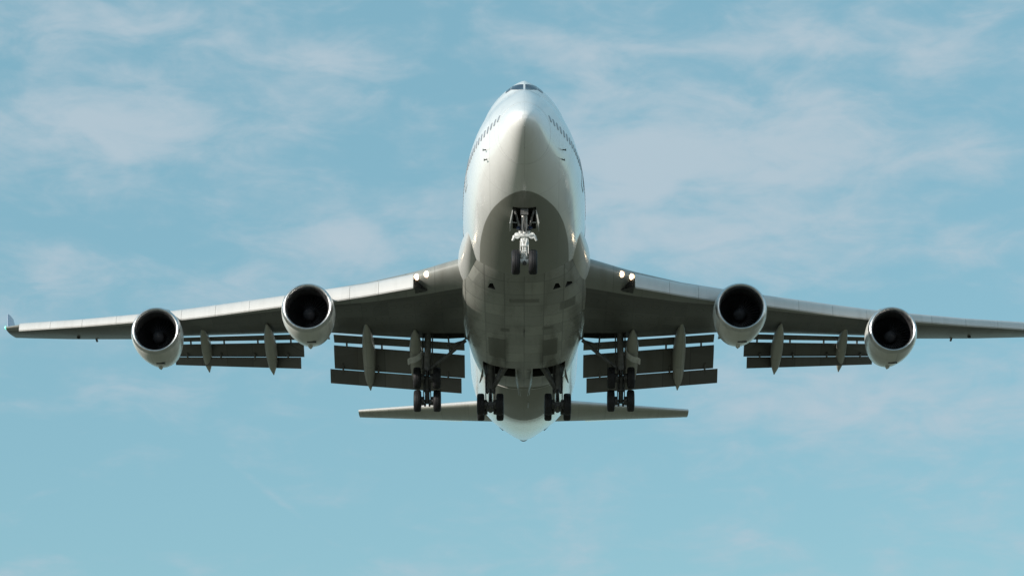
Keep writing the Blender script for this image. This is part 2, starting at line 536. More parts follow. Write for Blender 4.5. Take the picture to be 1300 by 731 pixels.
_cache = {}
def fus(s, phi):
    """half width and height of the body at station s, phi from -90 (keel) to 90 (crown)"""
    key = round(s, 5)
    if key not in _cache:
        _cache[key] = [prof(t_, s) for t_ in (ZT, ZB, W, ZC, HB, EX, EL)]
    zt, zb, w, zc, hb, ex, e = _cache[key]
    t = math.sin(phi)
    fe = math.sqrt(max(0, 1 - t * t))
    if t < 0:
        return w * max(0, 1 - abs(t) ** e) ** (1 / e), zc + (zc - zb) * t
    z = 4.55 * t
    m_ = math.sqrt(max(0, 1 - (z / 3.25) ** 2))
    l_ = math.sqrt(max(0, 5.76 - (z - 2.15) ** 2)) / 3.25 if z > 2.0 else 0
    k = 0.02
    fh = 0.5 * (m_ + l_ + math.sqrt((m_ - l_) ** 2 + k * k)) if l_ > 0 else m_
    fh = min(fh, 1.0)
    if t > 0.9999:
        fh = 0
    return w * (hb * fh + (1 - hb) * fe) ** ex, zc + (zt - zc) * t

def half_width(s, z):
    lo, hi = -math.pi / 2, math.pi / 2
    for _ in range(40):
        mid = (lo + hi) / 2
        if fus(s, mid)[1] < z:
            lo = mid
        else:
            hi = mid
    return fus(s, lo)[0]

def station(x, z, s0=0.3, s1=16.0):
    """station where the nose skin passes through half width x at height z"""
    for _ in range(40):
        mid = (s0 + s1) / 2
        zt = prof(ZT, mid); zb = prof(ZB, mid)
        if z < zt and z > zb and half_width(mid, z) > x:
            s1 = mid
        else:
            s0 = mid
    return s1

def skin_normal(side, s, z):
    e = 0.02
    a = Vector((half_width(s, z), s, z)); b = Vector((half_width(s + e, z), s + e, z)); c = Vector((half_width(s, z + e), s, z + e))
    n = (b - a).cross(c - a).normalized()
    if n.x < 0:
        n = -n
    return Vector((n.x * side, n.y, n.z))

mb = MB()
SS = sorted(set([0.012, 0.03, 0.06, 0.1, 0.15, 0.22, 0.3, 0.4, 0.5, 0.65, 0.8] + list(np.arange(1, 14, 0.25)) + list(np.arange(14, 42, 1.0)) + list(np.arange(42, 68.6, 0.7)) + [68.6]))
NP = 48
rings = []
for s in SS:
    ring = []
    half = [fus(s, -math.pi / 2 + math.pi * k / NP) for k in range(NP + 1)]
    half[0] = (0, half[0][1]); half[-1] = (0, half[-1][1])
    for x, z in half:
        ring.append((x, s, z))
    for x, z in half[-2:0:-1]:
        ring.append((-x, s, z))
    rings.append(ring)
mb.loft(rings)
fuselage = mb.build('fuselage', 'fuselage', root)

def nose_cut():
    c = MB(); c.box((0, 8.1, -3.0), (1.16, 2.4, 1.7)); return c
def body_cut(side):
    c = MB(); c.box((side * 1.42, 32.85, -2.9), (1.85, 1.75, 2.2)); return c
def inlet_cut(x, s, z, w, l):
    c = MB()
    c.add([(x, s, z - 0.4), (x - w * .5, s + l, z - 0.4), (x + w * .5, s + l, z - 0.4),
           (x, s, z + 0.02), (x - w * .5, s + l, z + 0.45), (x + w * .5, s + l, z + 0.45)],
          [(0, 1, 2), (3, 5, 4), (0, 3, 4, 1), (1, 4, 5, 2), (2, 5, 3, 0)])
    return c
carve(fuselage, [nose_cut(), body_cut(1), body_cut(-1)])

# belly fairing and wing root fillets
FAIR = [(13.6, 1.8, -2.98), (15, 2.2, -3.1), (16, 2.55, -3.22), (18, 3.08, -3.42), (20, 3.4, -3.54), (22, 3.62, -3.6),
        (26, 3.66, -3.62), (29, 3.5, -3.62), (32, 3.22, -3.6), (34, 3.06, -3.56), (35.4, 2.92, -3.5), (36.3, 2.8, -3.42)]
mb = MB(); rings = []
for s in np.arange(13.6, 36.31, 0.454):
    w = pchip([f[0] for f in FAIR], [f[1] for f in FAIR], s)
    zb = pchip([f[0] for f in FAIR], [f[2] for f in FAIR], s)
    zc = -1.4; hb = zc - zb; ring = []
    for k in range(72):
        q = 2 * math.pi * k / 72
        cq, sq = math.cos(q), math.sin(q); e = 2 / 2.5
        x = w * math.copysign(abs(cq) ** e, cq)
        z = zc + (hb if sq < 0 else 0.9) * math.copysign(abs(sq) ** e, sq)
        ring.append((x, s, z))
    rings.append(ring)
mb.loft(rings)
fairing = mb.build('belly_fairing', 'fairing', fuselage)
carve(fairing, [body_cut(1), body_cut(-1)])
carve(fairing, [inlet_cut(-1.72, 17.2, -3.36, 0.42, 1.1), inlet_cut(1.72, 17.2, -3.36, 0.42, 1.1), inlet_cut(2.36, 17.35, -3.2, 0.4, 1.2)], mat='dark')

for sd_ in (-1, 1):
    mb = MB(); rings = []
    for k in range(25):
        t = k / 24
        s = 12.6 + 15.4 * t
        g = math.sin(math.pi / 2 * min(1, t / 0.46)) ** 1.1 if t < 0.46 else math.cos((t - 0.46) / 0.54 * math.pi / 2 * 0.98) ** .7
        cx, cz = sd_ * (2.62 + 0.05 * t), -1.42 - 0.1 * t
        rings.append([(cx + sd_ * (0.88 * g + 0.01) * math.cos(q), s, cz + (1.05 * g + 0.01) * math.sin(q)) for q in (2 * math.pi * j / 32 for j in range(32))])
    mb.loft(rings)
    mb.build('wing_root_fairing', 'fillet', fuselage)

# cockpit windows: panes that follow the skin
def skin_patch(side, corners, off, nu=8, nv=5):
    """corners as (half width, height) on the nose: lower inner, lower outer, upper outer, upper inner"""
    mb = MB(); grid = []
    for j in range(nv + 1):
        for i in range(nu + 1):
            u, v = i / nu, j / nv
            p = [(1 - u) * (1 - v) * corners[0][k] + u * (1 - v) * corners[1][k] + u * v * corners[2][k] + (1 - u) * v * corners[3][k] for k in (0, 1)]
            s = station(p[0], p[1], 1.0, 16)
            grid.append((Vector((side * p[0], s, p[1])), skin_normal(side, s, p[1])))
    n = len(grid); k = nu + 1
    vs = [p + q * off for p, q in grid] + [p - q * 0.03 for p, q in grid]
    fs = []
    for j in range(nv):
        for i in range(nu):
            a = j * k + i
            fs.append((a, a + 1, a + k + 1, a + k)); fs.append((n + a, n + a + k, n + a + k + 1, n + a + 1))
    rim = [i for i in range(k)] + [j * k + nu for j in range(1, nv + 1)] + [nv * k + i for i in range(nu - 1, -1, -1)] + [j * k for j in range(nv - 1, 0, -1)]
    for a, b in zip(rim, rim[1:] + rim[:1]):
        fs.append((a, n + a, n + b, b))
    mb.add(vs, fs)
    return mb
for sd_ in (-1, 1):
    skin_patch(sd_, [(0.05, 2.9), (0.66, 3.27), (0.62, 3.75), (0.05, 3.53)], 0.012).build('cockpit_window', 'glass', fuselage)
    skin_patch(sd_, [(0.69, 3.27), (0.93, 3.13), (0.90, 3.46), (0.66, 3.68)], 0.012).build('cockpit_window', 'glass', fuselage)

# cabin windows
def window_shape(mb, side, s, z, w=0.25, h=0.37):
    x = half_width(s, z)
    n = skin_normal(side, s, z)
    p = Vector((side * x, s, z)) + n * 0.004
    u = Vector((0, 0, 1)).cross(n).normalized(); v = n.cross(u)
    ring = []
    for k in range(16):
        q = 2 * math.pi * k / 16
        cq, sq = math.cos(q), math.sin(q)
        ring.append((u * math.copysign(abs(cq) ** 0.6, cq) * w / 2 + v * math.copysign(abs(sq) ** 0.6, sq) * h / 2))
    mb.loft([[p + r + n * 0.008 for r in ring], [p + r - n * 0.03 for r in ring]])
far = MB()
cnt = 0
for sd_ in (-1, 1):
    s = 2.6; i = 0
    while s < 56:
        if i == 0 or not any(abs(s - d) < 0.75 for d in (10.2, 18.0, 27.5, 37.5, 50.5)):
            if cnt < 100 and s < 28.5:
                mb = MB(); window_shape(mb, sd_, s, 0.28); mb.build('cabin_window', 'window', fuselage); cnt += 1
            elif s >= 28.5:
                window_shape(far, sd_, s, 0.28)
        s += 0.51; i += 1
    s = 10.0
    while s < 23:
        window_shape(far, sd_, s, 3.05); s += 0.51
fw = far.build('cabin_window', 'window', fuselage)
fw['kind'] = 'stuff'

# nose fittings: air data probes, lightning strip on the radome, turn-off lights, doors
for sd_ in (-1, 1):
    for (s, z) in ((4.45, -0.62), (4.7, -1.02)):
        n = skin_normal(sd_, s, z); p = Vector((sd_ * half_width(s, z), s, z))
        mb = MB(); mb.tube([p - n * 0.02, p + n * 0.16], [0.035, 0.025], 8); mb.tube([p + n * 0.15 + Vector((0, -0.18, 0)), p + n * 0.15 + Vector((0, 0.06, 0))], [0.012, 0.03], 8)
        mb.build('air_data_probe', 'dark', fuselage)
    # passenger door outlines
    for s0 in (9.75, 17.4):
        mb = MB()
        def edge(a, b, k=12):
            pts = []
            for i in range(k + 1):
                s = a[0] + (b[0] - a[0]) * i / k; z = a[1] + (b[1] - a[1]) * i / k
                pts.append(Vector((sd_ * (half_width(s, z) + 0.001), s, z)))
            mb.tube(pts, 0.013, 6)
        edge((s0, -0.55), (s0, 1.4)); edge((s0 + 1.07, -0.55), (s0 + 1.07, 1.4)); edge((s0, 1.4), (s0 + 1.07, 1.4), 4); edge((s0, -0.55), (s0 + 1.07, -0.55), 4)
        mb.build('door_seal', 'dark', fuselage)
mb = MB(); mb.tube([(0, s, prof(ZB, s) - 0.004) for s in np.linspace(0.25, 1.7, 12)], 0.012, 6)
mb.build('lightning_strip', 'bare', fuselage)
mb = MB()
ang = [(2.35 , p) for p in np.linspace(-math.pi / 2, math.pi / 2, 49)]
pts = [Vector((fus(2.3 - 0.55 * math.sin(p), p)[0], 2.3 - 0.55 * math.sin(p), fus(2.3 - 0.55 * math.sin(p), p)[1])) for _, p in ang]
pts += [Vector((-p.x, p.y, p.z)) for p in pts[-2:0:-1]]
mb.tube(pts + [pts[0]], 0.006, 6)
mb.build('radome_seam', 'door_in', fuselage)
mb = MB(); ps_ = []  # added white tube, drawn as the sunlit rear edge of the belly fairing
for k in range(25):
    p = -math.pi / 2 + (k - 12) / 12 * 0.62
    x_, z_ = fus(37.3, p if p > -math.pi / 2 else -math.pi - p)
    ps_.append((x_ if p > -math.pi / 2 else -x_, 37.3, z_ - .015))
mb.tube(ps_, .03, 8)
mb.build('fairing_lit_edge', 'white', fuselage)
# belly antennas, drain masts, tail-cone outlet and vent slots
def blade(p, h, l, w=0.03):
    b = MB(); x, s, z = p
    b.loft([[(x - w, s, z + .03), (x, s - l * .5, z + .03), (x + w, s, z + .03), (x, s + l * .5, z + .03)], [(x - w * .6, s + l * .3, z - h), (x, s + l * .1, z - h), (x + w * .6, s + l * .3, z - h), (x, s + l * .6, z - h)]])
    return b
blade((0, 24.6, -3.62), 0.32, 0.5).build('belly_antenna', 'dark', fairing)
blade((0, 12.2, -3.19), 0.3, 0.4).build('belly_antenna', 'fairing', fuselage)
blade((0.25, 40.5, -3.17), 0.3, 0.35).build('belly_antenna', 'door_in', fuselage)
def fair_z(x, s):
    w = pchip([f[0] for f in FAIR], [f[1] for f in FAIR], s); zb = pchip([f[0] for f in FAIR], [f[2] for f in FAIR], s)
    return -1.4 - (-1.4 - zb) * max(0, 1 - abs(x / w) ** 2.5) ** .4
for x, s, a, l, mt in ((-1.05, 24.6, .5, .5, 'belly_dark'), (1.3, 24.3, .62, .45, 'belly_dark'), (1.25, 27.6, .45, .35, 'belly_dark'), (-1.5, 28.2, .95, 3.6, 'belly_dark'), (1.45, 28.0, .8, 3.0, 'belly_dark'),
                       (-.42, 27.5, .3, 7, 'fairing'), (.42, 27.5, .3, 7, 'fairing'), (2.35, 21.0, .8, 1.1, 'belly_dark'), (0.0, 19.6, 1.6, .5, 'belly_dark'), (-2.2, 30.4, .5, 1.8, 'fairing')):
    mb = MB(); gu, gv = 6, 6; vs_ = []
    for d in (.006, -.03):
        for p in range(gv + 1):
            for q in range(gu + 1):
                xx = x - a / 2 + a * q / gu; yy = s - l / 2 + l * p / gv
                vs_.append((xx, yy, fair_z(xx, yy) - d))
    n_ = (gu + 1) * (gv + 1); fs_ = []
    for p in range(gv):
        for q in range(gu):
            k_ = p * (gu + 1) + q
            fs_ += [(k_, k_ + 1, k_ + gu + 2, k_ + gu + 1), (n_ + k_, n_ + k_ + gu + 1, n_ + k_ + gu + 2, n_ + k_ + 1)]
    rim_ = list(range(gu + 1)) + [p * (gu + 1) + gu for p in range(1, gv + 1)] + [gv * (gu + 1) + q for q in range(gu - 1, -1, -1)] + [p * (gu + 1) for p in range(gv - 1, 0, -1)]
    for a_, b_ in zip(rim_, rim_[1:] + rim_[:1]):
        fs_.append((a_, n_ + a_, n_ + b_, b_))
    mb.add(vs_, fs_)
    mb.build('access_panel', mt, fairing)
mb = MB(); mb.lathe((0, 68.45, 2.47), [(0, .36), (.35, .33), (.36, .27), (0.1, .25)], n=24)
mb.build('auxiliary_exhaust', 'core', fuselage)
for sd_ in (-1, 1):
    s = 58.0; ph = -0.86
    x0, z0 = fus(s, ph); x1, z1 = fus(s + 0.1, ph + 0.32)
    mb = MB(); mb.tube([(sd_ * x0, s, z0), (sd_ * (x0 + x1) / 2, s + .05, (z0 + z1) / 2 - .01), (sd_ * x1, s + .1, z1)], 0.06, 8)
    mb.build('vent_slot', 'glass', fuselage)

# ------------------------------------------------------------------ wings
ST = [  # half span, leading edge s, z ; trailing edge s, z ; half thickness below, above
    (2.4, 18.25, -1.72, 34.0, -2.0, 0.98, 1.05), (3.4, 19.15, -1.58, 34.3, -1.83, 0.92, 1.0), (5.7, 21.17, -1.58, 34.7, -1.55, 0.76, 0.85),
    (8.6, 23.73, -1.36, 35.25, -1.1, 0.63, 0.68), (11.3, 26.1, -0.98, 35.8, -0.66, 0.54, 0.56), (12.9, 27.5, -0.74, 36.3, -0.35, 0.49, 0.5),
    (15.7, 30.03, -0.34, 38.05, 0.16, 0.42, 0.42), (20.5, 34.3, 0.42, 41.2, 1.02, 0.33, 0.33), (24.0, 37.4, 1.1, 43.4, 1.70, 0.28, 0.28),
    (27.6, 40.55, 1.83, 45.75, 2.42, 0.23, 0.23), (31.2, 43.72, 2.64, 48.1, 3.22, 0.19, 0.18), (31.75, 44.35, 2.74, 48.3, 3.3, 0.14, 0.14)]
CUT = [(2.4, 30.4), (3.4, 30.7), (11.3, 33.15), (12.9, 34.55), (20.5, 39.65), (20.7, 39.8)]
def stn(x):
    return [float(np.interp(x, [r[0] for r in ST], [r[k] for r in ST])) for k in range(1, 7)]
def naca(t):
    t = max(t, 0)
    return 10 * (.2969 * math.sqrt(t) - .126 * t - .3516 * t * t + .2843 * t**3 - .1036 * t**4)
def wing_lower(x, f):
    s0, z0, s1, z1, tl, tu = stn(x)
    return s0 + (s1 - s0) * f, z0 + (z1 - z0) * f - tl * naca(f)
NA = 18
def wing_ring(side, x, flap):
    s0, z0, s1, z1, tl, tu = stn(x)
    if flap:
        fl = (np.interp(x, [c[0] for c in CUT], [c[1] for c in CUT]) - s0) / (s1 - s0); fu = min(fl + 0.06, 0.97)
    else:
        fl = fu = 1.0
    r = []
    for k in range(NA + 1):
        t = fu * (1 - math.sin(math.pi / 2 * k / NA)) if k < NA else 0
        t = fu * (1 - k / NA) ** 2
        r.append((side * x, s0 + (s1 - s0) * t, z0 + (z1 - z0) * t + tu * naca(t) + 0.012 * t))
    for k in range(1, NA + 1):
        t = fl * (k / NA) ** 2
        r.append((side * x, s0 + (s1 - s0) * t, z0 + (z1 - z0) * t - tl * naca(t) - 0.012 * t))
    return r

SPANS = [(2.4, 11.3, True, 10), (11.31, 12.9, False, 2), (12.91, 20.7, True, 8), (20.71, 31.75, False, 12)]
FLAPS = [  # station pairs: inner/outer x, then (s, z) of front and rear edges of fore, mid and aft segments
    (3.38, 10.97, [((31.12, -2.36), (32.0, -2.5), (33.15, -1.2), (34.0, -1.4)),
                   ((32.08, -2.76), (33.35, -3.74), (34.03, -1.57), (35.3, -2.58)),
                   ((33.38, -3.75), (34.02, -4.46), (35.33, -2.60), (35.95, -3.28))]),
    (12.82, 20.65, [((34.72, -0.69), (35.4, -0.80), (39.78, 0.66), (40.3, 0.58)),
                   ((35.46, -.96), (36.33, -1.57), (40.36, .42), (41.13, -0.10)),
                   ((36.36, -1.59), (36.84, -2.14), (41.16, -0.12), (41.55, -0.5))])]
SEGN = ('fore_flap', 'mid_flap', 'aft_flap')

def flap_ring(side, x, a, b, th):
    a = Vector((0, a[0], a[1])); b = Vector((0, b[0], b[1])); d = b - a
    n = Vector((0, -d.z, d.y)).normalized()
    r = []
    for t in (1, .8, .55, .3, .14, .05, .012, 0):
        p = a + d * t + n * th * naca(t) * 0.62
        r.append((side * x, p.y, p.z))
    for t in (.012, .05, .14, .3, .55, .8, 1):
        p = a + d * t - n * (th * naca(t) * 0.38 + 0.008)
        r.append((side * x, p.y, p.z))
    return r

def make_wing(side):
    mb = MB(); rings = []
    for a, b, fl, n in SPANS:
        for k in range(n + 1):
            rings.append(wing_ring(side, a + (b - a) * k / n, fl))
    nr = 2 * NA + 1
    edge = {j for j in range(NA - 6, NA + 7)}
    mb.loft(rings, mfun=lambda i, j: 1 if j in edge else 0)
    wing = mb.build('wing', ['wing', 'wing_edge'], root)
    # gear bay behind the wing root
    c = MB()
    c.add([(side * 3.35, 29.0, -4), (side * 3.35, 30.85, -4), (side * 5.75, 31.2, -4), (side * 5.75, 30.0, -4),
           (side * 3.35, 29.0, -1.9), (side * 3.35, 30.85, -1.9), (side * 5.75, 31.2, -1.75), (side * 5.75, 30.0, -1.75)],
          [(0, 1, 2, 3), (4, 7, 6, 5), (0, 4, 5, 1), (1, 5, 6, 2), (2, 6, 7, 3), (3, 7, 4, 0)])
    carve(wing, [c])

    # leading edge flaps: curved panels swung out ahead of the nose of the wing
    KT = [(5.9, 21.3, -1.42, 20.75, -2.34), (8.6, 23.68, -1.2, 23.2, -2.03), (10.5, 25.35, -.92, 24.9, -1.78), (13.4, 27.95, -.5, 27.5, -1.24),
          (17.9, 31.95, .18, 31.48, -.56), (20.3, 34.05, .55, 33.6, -.16), (22.8, 36.25, 1.02, 35.85, .46), (26.4, 39.45, 1.73, 39.05, 1.19), (30.75, 43.3, 2.68, 42.95, 2.14)]
    def kt(x):
        return [float(np.interp(x, [r[0] for r in KT], [r[k] for r in KT])) for k in range(1, 5)]
    EDGES = [5.95, 7.9, 9.55, 11.2, 13.4, 15.5, 17.6, 19.75, 21.8, 24.0, 26.3, 28.5, 30.7]
    for e0, e1 in zip(EDGES[:-1], EDGES[1:]):
        mb = MB(); rings = []
        for k in range(5):
            x = e0 + 0.008 + (e1 - e0 - 0.016) * k / 4
            sa, za, sb, zb = kt(x)
            A = Vector((side * x, sa, za)); B = Vector((side * x, sb, zb)); d = B - A
            n = Vector((0, -abs(d.z), abs(d.y))).normalized()    # outward: forward and up
            out, inn = [], []
            for j in range(9):
                t = j / 8
                p = A + d * t + n * (0.16 * d.length * 4 * t * (1 - t))
                out.append(p); inn.append(A + d * t + n * (0.16 * d.length * 4 * t * (1 - t) - 0.05))
            tip = B - n * 0.09 + d.normalized() * 0.02
            rings.append(out + [tip] + inn[::-1])
        mb.loft(rings)
        mb.build('leading_edge_flap', 'krueger', wing)
    # trailing edge flaps
    for (x0, x1, segs) in FLAPS:
        for q, (a0, b0, a1, b1) in enumerate(segs):
            mb = MB(); rings = []
            xi = x0 + (0.0, 0.0, 0.2)[q]; xo = x1 + (-.02, 0.0, 0.26)[q]
            for k in range(7):
                t = k / 6; x = xi + (xo - xi) * t
                la = [a0[i] + (a1[i] - a0[i]) * t for i in (0, 1)]; lb = [b0[i] + (b1[i] - b0[i]) * t for i in (0, 1)]
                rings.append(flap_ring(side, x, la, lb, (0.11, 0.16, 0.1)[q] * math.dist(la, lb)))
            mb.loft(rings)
            # hinge links up to the surface ahead
            if q > 0:
                pa0, pb0, pa1, pb1 = segs[q - 1]
                for t in (0.1, 0.36, 0.63, 0.9):
                    x = xi + (xo - xi) * t
                    p = [pa0[i] * .25 + pb0[i] * .75 + ((pa1[i] * .25 + pb1[i] * .75) - (pa0[i] * .25 + pb0[i] * .75)) * t for i in (0, 1)]
                    r_ = [a0[i] * .75 + b0[i] * .25 + ((a1[i] * .75 + b1[i] * .25) - (a0[i] * .75 + b0[i] * .25)) * t for i in (0, 1)]
                    mb.tube([(side * x, p[0], p[1]), (side * x, r_[0], r_[1])], 0.055, 8)
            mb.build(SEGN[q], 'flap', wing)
    # flap track fairings
    for x, pts in ((6.15, [(29.3, -2.1, .05, .05), (30.2, -2.3, .26, .3), (31.4, -2.55, .36, .46), (32.8, -2.98, .36, .5), (34.0, -3.5, .27, .36), (35.0, -4.05, .03, .03)]),
                   (8.9, [(29.3, -1.68, .04, .05), (30.3, -1.78, .2, .24), (31.8, -1.97, .33, .46), (33.3, -2.26, .37, .52), (34.7, -3.08, .30, .42), (35.9, -3.72, .03, .03)]),
                   (14.75, [(32.4, -.8, .04, .05), (33.4, -.86, .2, .22), (34.8, -1.0, .32, .42), (36.1, -1.25, .34, .46), (37.3, -1.64, .26, .36), (38.35, -2.05, .03, .03)]),
                   (18.85, [(36.2, .22, .04, .04), (37.1, .15, .18, .2), (38.3, .02, .28, .38), (39.4, -.2, .31, .4), (40.4, -.58, .24, .32), (41.3, -1.02, .03, .03)])):
        mb = MB(); rings = []
        ss = [p[0] for p in pts]
        for k in range(28):
            s = ss[0] + (ss[-1] - ss[0]) * k / 27
            z, w, h = (pchip(ss, [p[j] for p in pts], s) for j in (1, 2, 3))
            rings.append([(side * x + w * math.copysign(abs(math.cos(q)) ** .85, math.cos(q)), s, z + h * math.copysign(abs(math.sin(q)) ** .85, math.sin(q)) * (1 if math.sin(q) < 0 else .8)) for q in (2 * math.pi * j / 24 for j in range(24))])
        mb.loft(rings)
        mb.build('flap_track_fairing', 'canoe', wing)
    # end rib of the leading edge flap beside the landing lights
    sa, za, sb, zb = kt(5.95)
    mb = MB(); mb.plate([(side * 5.9, sa + .05, za - .1), (side * 5.9, sb, zb), (side * 5.55, sa + .75, za - .82), (side * 5.35, sa + .45, za - .5)], 0.05)
    mb.plate([(side * 5.9, sb, zb), (side * 5.9, sa + .9, zb + .1), (side * 5.1, sa + .75, zb + .22)], 0.04)
    mb.build('flap_end_rib', 'dark', wing)
    # landing lights
    for lx in (5.22, 5.77):
        s0, z0 = stn(lx)[:2]
        p = Vector((side * lx, s0 + 0.03, z0 - 0.05)); n = Vector((0.0, -0.95, -0.31)).normalized()
        mb = MB()
        u = n.cross(Vector((1, 0, 0))).normalized(); w_ = n.cross(u); rings = []
        for d, r in ((-.12, .12), (.03, .12), (.06, .09), (.075, .02)):
            rings.append([p + n * d + (u * math.cos(q) + w_ * math.sin(q)) * r for q in (2 * math.pi * j / 20 for j in range(20))])
        mb.loft(rings)
        ll = mb.build('landing_light', ['lamp', 'lamp_fringe'], wing)
        # added glowing ring round the lens, imitating its orange fringe of light
        mb.loft([[p + n * d + (u * math.cos(q) + w_ * math.sin(q)) * r for q in (2 * math.pi * j / 20 for j in range(20))] for d, r in ((-.1, .13), (-.02, .19), (0.0, .19), (.012, .13))], mi=1)
        bpy.data.objects.remove(ll)
        mb.build('landing_light', ['lamp', 'lamp_fringe'], wing)
    # winglet and tip light
    mb = MB(); rings = []
    for t in np.linspace(0, 1, 7):
        x = 31.68 + 0.5 * t; c0 = 44.75 + 2.6 * t; c1 = 48.3 + 0.75 * t
        z0 = 2.80 + 1.75 * t; z1 = 3.30 + 1.42 * t; r = []
        th = 0.26 * (1 - .5 * t)
        for f in (1, .7, .4, .2, .07, .02, 0):
            r.append((side * (x - .09 * f + th * naca(f) * .5), c0 + (c1 - c0) * f, z0 + (z1 - z0) * f))
        for f in (.02, .07, .2, .4, .7):
            r.append((side * (x - .09 * f - th * naca(f) * .5), c0 + (c1 - c0) * f, z0 + (z1 - z0) * f))
        rings.append(r)
    mb.loft(rings)
    mb.build('winglet', 'winglet', wing)
    mb = MB(); rings = []
    for d, r in ((-.14, .02), (-.1, .05), (0, .065), (.2, .05), (.3, .02)):
        rings.append([(side * 31.78 + r * math.cos(q), 44.5 + d, 2.78 + r * math.sin(q)) for q in (2 * math.pi * j / 12 for j in range(12))])
    mb.loft(rings)
    mb.build('navigation_light', 'lamp_green' if side < 0 else 'lamp_red', wing)
    # outboard aileron hinge fitting and fuel jettison pipe at the trailing edge
    s_, z_ = wing_lower(26.2, .97)
    mb = MB(); mb.tube([(side * 26.2, s_ - .5, z_), (side * 26.2, s_ + .35, z_ - .04)], [.05, .07], 10)
    mb.build('jettison_pipe', 'dark', wing)
    s_, z_ = wing_lower(27.2, .72)
    mb = MB(); mb.tube([(side * 27.2, s_ - .3, z_ - .005), (side * 27.2, s_, z_ - .03), (side * 27.2, s_ + .4, z_ - .005)], [.02, .12, .02], 10)
    mb.build('hinge_cover', 'dark', wing)
    return wing

wings = {sd_: make_wing(sd_) for sd_ in (-1, 1)}

# ------------------------------------------------------------------ engines
def make_engine(side, x, s0, z0, pyl):
    X = side * x
    c = Vector((X, s0, z0))
    outer = [(.24, 1.375), (.4, 1.405), (.7, 1.435), (1.1, 1.445), (1.6, 1.43), (2.2, 1.375), (2.8, 1.29), (3.4, 1.18), (3.9, 1.075)]
    mb = MB(); mb.lathe(c, outer + [(3.9, 1.03), (3.3, 1.02)], n=72)
    eng = mb.build('engine', 'nacelle', root)
    mb = MB(); mb.lathe(c, [(.243, 1.374), (.14, 1.345), (.06, 1.31), (.015, 1.275), (0, 1.24), (.015, 1.205), (.06, 1.17), (.15, 1.135), (.3, 1.105)], n=72)
    mb.build('inlet_lip', 'lip', eng)
    mb = MB(); mb.lathe(c, [(.3, 1.104), (.55, 1.09), (.9, 1.105), (1.3, 1.15), (1.7, 1.18), (2.1, 1.18)], n=72)
    mb.build('inlet_duct', 'duct', eng)
    # fan: twisted blades on a disc
    mb = MB()
    nb = 34
    for b in range(nb):
        q0 = 2 * math.pi * b / nb; front, back = [], []
        for k in range(6):
            r = 0.34 + (1.165 - 0.34) * k / 5
            tw = 0.05 + 0.115 * k / 5; ch = 0.13 - 0.05 * k / 5
            for lst, sgn in ((front, -1), (back, 1)):
                q = q0 + sgn * tw * 0.62
                lst.append(c + Vector((r * math.cos(q), 1.55 + sgn * ch, r * math.sin(q))))
        k = len(front)
        off = Vector((0, .012, 0))
        vs = front + back + [p + off for p in front] + [p + off for p in back]
        fs = [(i, i + 1, k + i + 1, k + i) for i in range(k - 1)] + [(2 * k + i, 3 * k + i, 3 * k + i + 1, 2 * k + i + 1) for i in range(k - 1)]
        mb.add(vs, fs)
    mb.lathe(c, [(1.86, 1.17), (1.86, .05)], n=48)
    mb.build('fan', 'fan', eng)
    mb = MB(); mb.lathe(c, [(1.02, .012), (1.06, .06), (1.15, .14), (1.28, .24), (1.42, .31), (1.7, .36)], n=32)
    mb.build('spinner', 'spinner', eng)
    mb = MB(); mb.lathe(c + Vector((0, 0, .03)), [(3.0, .86), (3.7, .84), (4.4, .72), (5.1, .56), (5.12, .5), (4.6, .5)], n=48)
    mb.lathe(c + Vector((0, 0, .03)), [(4.6, .40), (5.2, .34), (5.8, .16), (6.1, .02)], n=32)
    mb.build('exhaust_nozzle', 'core', eng)
    # drain mast under the cowl
    mb = MB(); zb = z0 - 1.2
    mb.loft([[(X - .13, s0 + 3.0, zb + .1), (X, s0 + 2.8, zb + .1), (X + .13, s0 + 3.0, zb + .1), (X, s0 + 3.5, zb + .1)],
             [(X - .12, s0 + 3.25, zb - .1), (X, s0 + 3.15, zb - .1), (X + .12, s0 + 3.25, zb - .1), (X, s0 + 3.6, zb - .1)]])
    mb.build('drain_mast', 'nacelle', eng)
    mb = MB(); mb.box((X + .15, s0 + 1.9, z0 - 1.405), (.5, .22, .03)); mb.build('cowl_latch', 'dark', eng)
    # vortex strake
    q = math.radians(40 if side > 0 else 140) 
    # pylon
    le_s, le_z = stn(x)[:2]
    mb = MB(); rings = []
    path = [(s0 + 0.9, z0 + 1.36, z0 + 1.5, .08), (s0 + 1.8, z0 + 1.2, z0 + 1.72, .24), (s0 + 3.2, z0 + .9, z0 + 1.98, .27),
            (le_s - .1, z0 + .55, le_z + .28, .27), (le_s + 1.2, le_z - 1.35, le_z - .02, .26), (le_s + 3.2, le_z - 1.15, le_z - .1, .2), (le_s + 5.0, le_z - .75, le_z - .15, .06)]
    for s, zl, zu, w in path:
        r = []
        for k in range(16):
            q = 2 * math.pi * k / 16
            r.append((X + w * math.copysign(abs(math.cos(q)) ** .5, math.cos(q)), s, (zl + zu) / 2 + (zu - zl) / 2 * math.copysign(abs(math.sin(q)) ** .7, math.sin(q))))
        rings.append(r)
    mb.loft(rings)
    mb.build('pylon', 'canoe', eng)
    return eng
for sd_ in (-1, 1):
    make_engine(sd_, 11.65, 21.2, -3.31, True)
    make_engine(sd_, 20.73, 29.2, -2.11, True)

